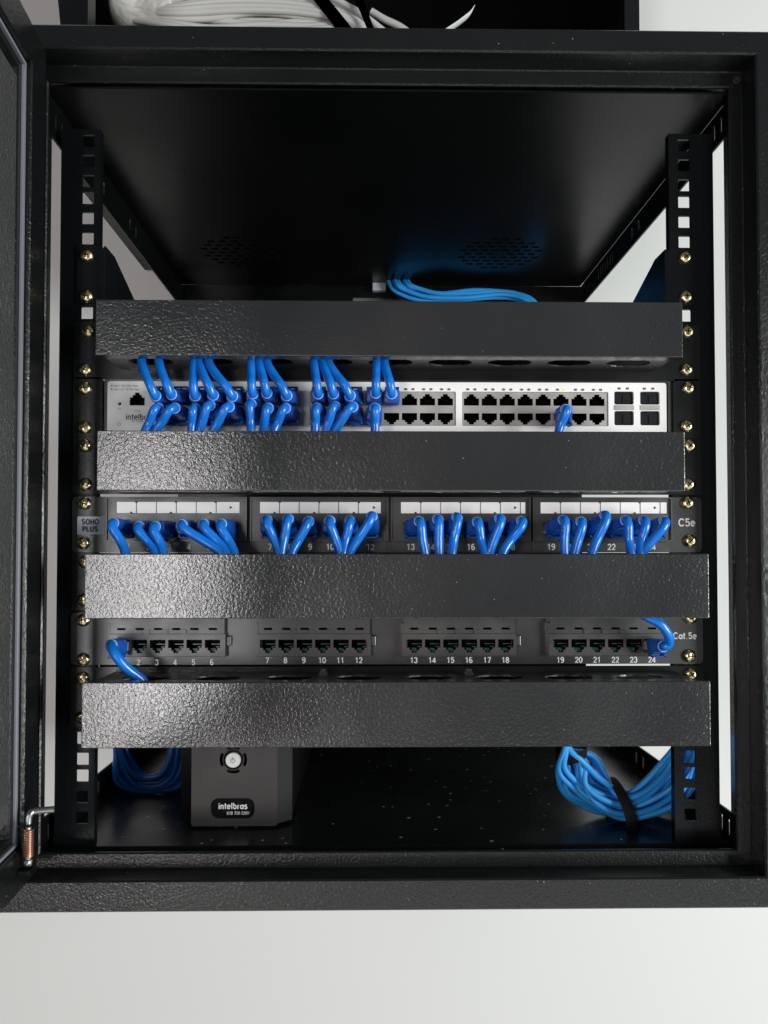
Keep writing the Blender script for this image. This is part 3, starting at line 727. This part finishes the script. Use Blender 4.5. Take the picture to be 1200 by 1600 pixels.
# ------------------------------------------------------------------ power unit on the floor
yu = .042; zf = -.2834
u = thing('power_unit', 'dark grey backup power unit with round silver button on the cabinet floor', 'power unit', (-.1245, yu, zf))
def ux(px, y=yu): return P(px, 1230, y).x
x0, x1 = ux(299), ux(433.5)
bm = nb(); box(bm, ux(283, yu+.012), ux(458, yu+.02), yu+.012, yu+.27, zf+.002, zf+.142, .003); ch('casing', bm, 'upsbody', u, 30)
bc = (P(364.5, 1187, yu).x, P(364.5, 1187, yu).z)
bd = (P(363.5, 1263, yu).x, P(363.5, 1263, yu).z)
bm = nb()
arcs = []
for a0 in (-30, 60, 150, 240):
    arcs.append([(bc[0]+.0113*math.cos(R(a0+t)), bc[1]+.0113*math.sin(R(a0+t))) for t in range(0, 61, 10)]+[(bc[0]+.0088*math.cos(R(a0+t)), bc[1]+.0088*math.sin(R(a0+t))) for t in range(60, -1, -10)])
for q in arcs: pass
plate(bm, rect(x0, x1, zf+.0015, zf+.140, .002, 3), [ellipse(bc[0], bc[1], .0081, .0081, 28), rect(bd[0]-.0178, bd[0]+.0178, bd[1]-.0082, bd[1]+.0082, .0062, 5)]+arcs, yu, yu+.012, FR)
bez = ch('front_bezel', bm, 'ups', u)
for s in (-1, 1):   # chamfered shoulders between bezel and casing
    bm = nb(); xa = x0 if s < 0 else x1; xb2 = ux(283, yu+.012) if s < 0 else ux(458, yu+.02)
    v = [bm.verts.new(q) for q in ((xa, yu+.003, zf+.0025), (xb2, yu+.0125, zf+.0025), (xb2, yu+.0125, zf+.139), (xa, yu+.003, zf+.139))]; bm.faces.new(v)
    ch('shoulder', bm, 'upsedge', u)
bm = nb(); plate(bm, ellipse(bc[0], bc[1], .0080, .0080, 28), [ellipse(bc[0], bc[1], .0066, .0066, 28)], yu-.0008, yu+.004, FR); box(bm, bc[0]-.013, bc[0]+.013, yu+.009, yu+.0115, bc[1]-.012, bc[1]+.012); ch('button_ring', bm, 'dark', u, 40)
bm = nb(); disc(bm, bc[0], bc[1], .0058, .0063, yu-.0022, yu-.0010, 28); disc(bm, bc[0], bc[1], .0063, .0063, yu-.0009, yu+.004, 28); bt = ch('power_button', bm, 'button', u, 40)
bm = nb(); plate(bm, ellipse(bc[0], bc[1]-.0002, .0020, .0020, 18), [ellipse(bc[0], bc[1]-.0002, .0015, .0015, 18)], yu-.0024, yu-.0022, FR); box(bm, bc[0]-.0003, bc[0]+.0003, yu-.00245, yu-.00225, bc[1], bc[1]+.0026); ch('power_symbol', bm, 'greyink', bt)
bm = nb(); plate(bm, rect(bd[0]-.0172, bd[0]+.0172, bd[1]-.0077, bd[1]+.0077, .0058, 5), [], yu+.0012, yu+.0025, FR); bg = ch('badge', bm, 'upsbody', u)
text('badge_print', [('intelbras', bd[0]-u.location.x, bd[1]+.0016-zf, .0050, 'CENTER')], .0010, 'white', bg, .015)
text('model_print', [('XNB 720 220V', bd[0]+.0042-u.location.x, bd[1]-.0042-zf, .0024, 'CENTER')], .0010, 'white', bg, .0)
# stray power cord
bm = nb(); q = [P(590, 1196, .30), P(612, 1189, .30), P(640, 1178, .32), P(662, 1166, .34), P(680, 1150, .37)]
for v in q: v.z = max(v.z, zf+.003)
tube(bm, q, .0022, seg=8)
tag(obj('power_cable', bm, 'upsbody', smooth=80), 'thin dark cord on the cabinet floor behind the power unit', 'cord')
# ------------------------------------------------------------------ blue coils
def coil(name, label, strands, r, m, extra=None):
    t = thing(name, label, 'cable coil', (strands[0][0].x, strands[0][0].y, strands[0][0].z))
    for s in strands:
        bm = nb(); tube(bm, s, r, n=6, seg=10); ch('cable', bm, m, t, 80)
    if extra: extra(t)
    return t
outer = [(890, 1140), (882, 1172), (872, 1206), (884, 1242), (925, 1266), (972, 1284), (1030, 1272), (1075, 1240), (1100, 1195), (1108, 1150)]
inner = [(886, 1140), (890, 1170), (925, 1182), (943, 1212), (962, 1236), (985, 1240), (1010, 1222), (1034, 1192), (1050, 1165), (1058, 1140)]
st_ = []
for i in range(24):
    t = i/23; ph_ = rnd.uniform(0, 6)
    s = []
    for j, (a, b) in enumerate(zip(outer, inner)):
        spread = (0, .05, .30, .26, .12, .05, .08, .11, .10, .1)[j]
        tt = min(1.05, max(0, t+spread*math.sin(ph_+j*.9)))
        Y = .056+.015*math.sin(i*2.4)+(.006*math.sin(ph_+j))
        if j >= 8: Y -= .004
        p = P(a[0]+(b[0]-a[0])*tt, a[1]+(b[1]-a[1])*tt, Y)
        p.z = max(p.z, zf+.0035); p.x = min(p.x, .262-.003*(i % 4))
        s.append(p)
    st_.append(s)
def straps(t):
    c = P(966, 1258, .056); bm = nb(); pr = []
    n = 28
    for k in range(n):
        a = 2*math.pi*k/n; pr.append((math.cos(a)*.031, math.sin(a)*.0215))
    # loop around the bundle, tilted a little
    A = []
    for dy, dz in pr:
        A.append([bm.verts.new((c.x+off-.010*(dz/.0185)*.5, c.y+dy, c.z+dz+.0005)) for off in (-.0047, .0047)])
    for k in range(n):
        bm.faces.new((A[k][0], A[(k+1) % n][0], A[(k+1) % n][1], A[k][1]))
    r_ = bmesh.ops.solidify(bm, geom=bm.faces[:], thickness=.0012)
    ch('strap', bm, 'strap', t, 60)
    c = P(892, 1174, .056); bm = nb(); A = []
    for k in range(16):
        a = 2*math.pi*k/16; A.append([bm.verts.new((c.x+math.cos(a)*.0125, c.y+math.sin(a)*.022, c.z+off+math.cos(a)*.005)) for off in (-.004, .004)])
    for k in range(16): bm.faces.new((A[k][0], A[(k+1) % 16][0], A[(k+1) % 16][1], A[k][1]))
    bmesh.ops.solidify(bm, geom=bm.faces[:], thickness=.0012); ch('strap', bm, 'strap', t, 60)
coil('cable_coil', 'bright blue cable coil bound with a black strap, at the cabinet floor right', st_, .0024, 'lblue', straps)
outer = [(150, 1140), (165, 1180), (176, 1222), (205, 1250), (250, 1252), (290, 1235), (305, 1190), (310, 1140)]
inner = [(190, 1140), (198, 1170), (210, 1195), (225, 1210), (245, 1212), (258, 1200), (265, 1175), (268, 1140)]
st_ = []
for i in range(14):
    t = i/13; s = []; ph_ = rnd.uniform(0, 6)
    for j, (a, b) in enumerate(zip(outer, inner)):
        tt = max(0, min(1, t+.10*math.sin(ph_+j)))
        p = P(a[0]+(b[0]-a[0])*tt, a[1]+(b[1]-a[1])*tt, .150+.02*math.sin(i*2.1)); p.z = max(p.z, zf+.0035); p.x = max(p.x, -.250); s.append(p)
    st_.append(s)
coil('cable_coil', 'shadowed blue cable coil hanging behind the left rail beside the power unit', st_, .0026, 'blue')
st_ = []
for i in range(7):
    t = i/6; j = rnd.uniform(-2, 2)
    Y = .388+.008*math.sin(i*2)
    s = [P(604+30*t, 428, .402), P(609+31*t, 444, Y), P(622+38*t, 458-6*t+j, Y), P(660+30*t, 470-12*t+j, Y), P(720+20*t, 468-14*t-j, Y), P(780+12*t, 465-9*t+j, Y), P(820+8*t, 472-6*t, Y-.01), P(845+6*t, 500-8*t, Y-.02)]
    st_.append(s)
coil('cable_bundle', 'blue cables entering through the back slot above the top organizer', st_, .0029, 'lblue')
bm = nb(); a, b = P(582, 440, .404), P(603, 456, .404); box(bm, a.x, b.x, .398, .4075, b.z, a.z, .001)
tag(obj('cable_gland', bm, 'sticker'), 'small grey block at the back beside the incoming blue cables', 'cable gland')
# ------------------------------------------------------------------ upper cabinet and its grey cables
yu2 = .168
uc = thing('upper_cabinet', 'black open cabinet mounted on the wall above the rack, full of grey cables', 'cabinet', (-.02, yu2, .325))
L0, L1 = P(105, 20, yu2).x, P(999, 20, yu2).x; il, ir = L0+.018, P(976, 20, yu2).x
zt0, zt3 = .325, .80
bm = nb(); plate(bm, rect(L0, L1, zt0, zt3), [rect(il, ir, zt0+.018, zt3-.018)], yu2, yu2+.018, FR); ch('front_frame', bm, 'paint', uc)
for a, b in ((L0, L0+.0015), (L1-.0015, L1)):
    bm = nb(); box(bm, a, b, yu2+.0182, .440, zt0, zt3); ch('side_panel', bm, 'inner', uc)
bm = nb(); box(bm, L0+.0016, L1-.0016, .436, .440, zt0, zt3); ch('back_panel', bm, 'inner', uc)
bm = nb(); box(bm, L0+.0016, L1-.0016, yu2+.0182, .4355, zt0, zt0+.0015); ch('floor_panel', bm, 'inner', uc)
bm = nb(); box(bm, L0+.0016, L1-.0016, yu2+.0182, .4355, zt3-.0015, zt3); ch('top_panel', bm, 'inner', uc)
# slanted open leaf at the left of the upper cabinet
bm = nb(); a = P(94, -5, yu2-.02); b = P(106, 42, yu2-.02); 
v = [(b.x, b.z-.06), (b.x+.02, b.z-.06), (b.x+.02, a.z+.02), (a.x-.004, a.z+.02)]
plate(bm, v, [], yu2-.022, yu2-.0015, FR); ch('side_flap', bm, 'paint_fine', uc)
gb = []
for i in range(24):
    t = i/23; Y = .25-.04*abs(math.sin(i*1.7)); j = rnd.uniform(-4, 4)
    gb.append([P(195+12*t, 30-34*t, Y+.02), P(265, 40-44*t+j, Y), P(330, 52-76*t+j, Y), P(400, 52-84*t-j, Y), P(470+10*t, 50-68*t, Y), P(530+25*t, 50-34*t, Y), P(590+30*t, 95-30*t, Y+.01)])
def wrap(t):
    bm = nb(); ps = [P(185, 8, .235), P(215, 10, .232), P(245, 12, .230), P(272, 14, .232)]
    tube(bm, ps, lambda s: .0235+.002*math.sin(s*9), n=8, seg=20); ch('wrap_sleeve', bm, 'wrap', t, 80)
    bm = nb(); v = [P(485, -6, .205), P(510, -6, .205), P(552, 46, .205), P(526, 46, .205)]
    A = [bm.verts.new(q) for q in v]; f = bm.faces.new(A); bmesh.ops.solidify(bm, geom=[f], thickness=.0012); ch('strap', bm, 'strap', t)
    bm = nb(); v = [P(552, -6, .200), P(566, -6, .200), P(585, 46, .200), P(574, 46, .200)]
    A = [bm.verts.new(q) for q in v]; f = bm.faces.new(A); bmesh.ops.solidify(bm, geom=[f], thickness=.0004); ch('paper_tag', bm, 'paper', t)
g = coil('cable_bundle', 'thick bundle of light grey cables lying in the upper cabinet', gb, .0035, 'grey', wrap)
bm = nb(); tube(bm, [P(742, 8, .24), P(733, 22, .24), P(716, 36, .24), P(695, 50, .24)], lambda s: .0008+.0042*min(1, s*2.2), seg=8, flat=.3)
tag(obj('white_cable_end', bm, 'paper', smooth=80), 'short curved white strip tip inside the upper cabinet, right of the grey cables', 'cable')
bm = nb(); tube(bm, [P(580, 18, .25), P(600, 30, .25), P(625, 42, .25), P(650, 60, .25)], .004, seg=8)
tag(obj('cable', bm, 'grey', smooth=80), 'speckled light cable end dropping to the right of the grey bundle', 'cable')
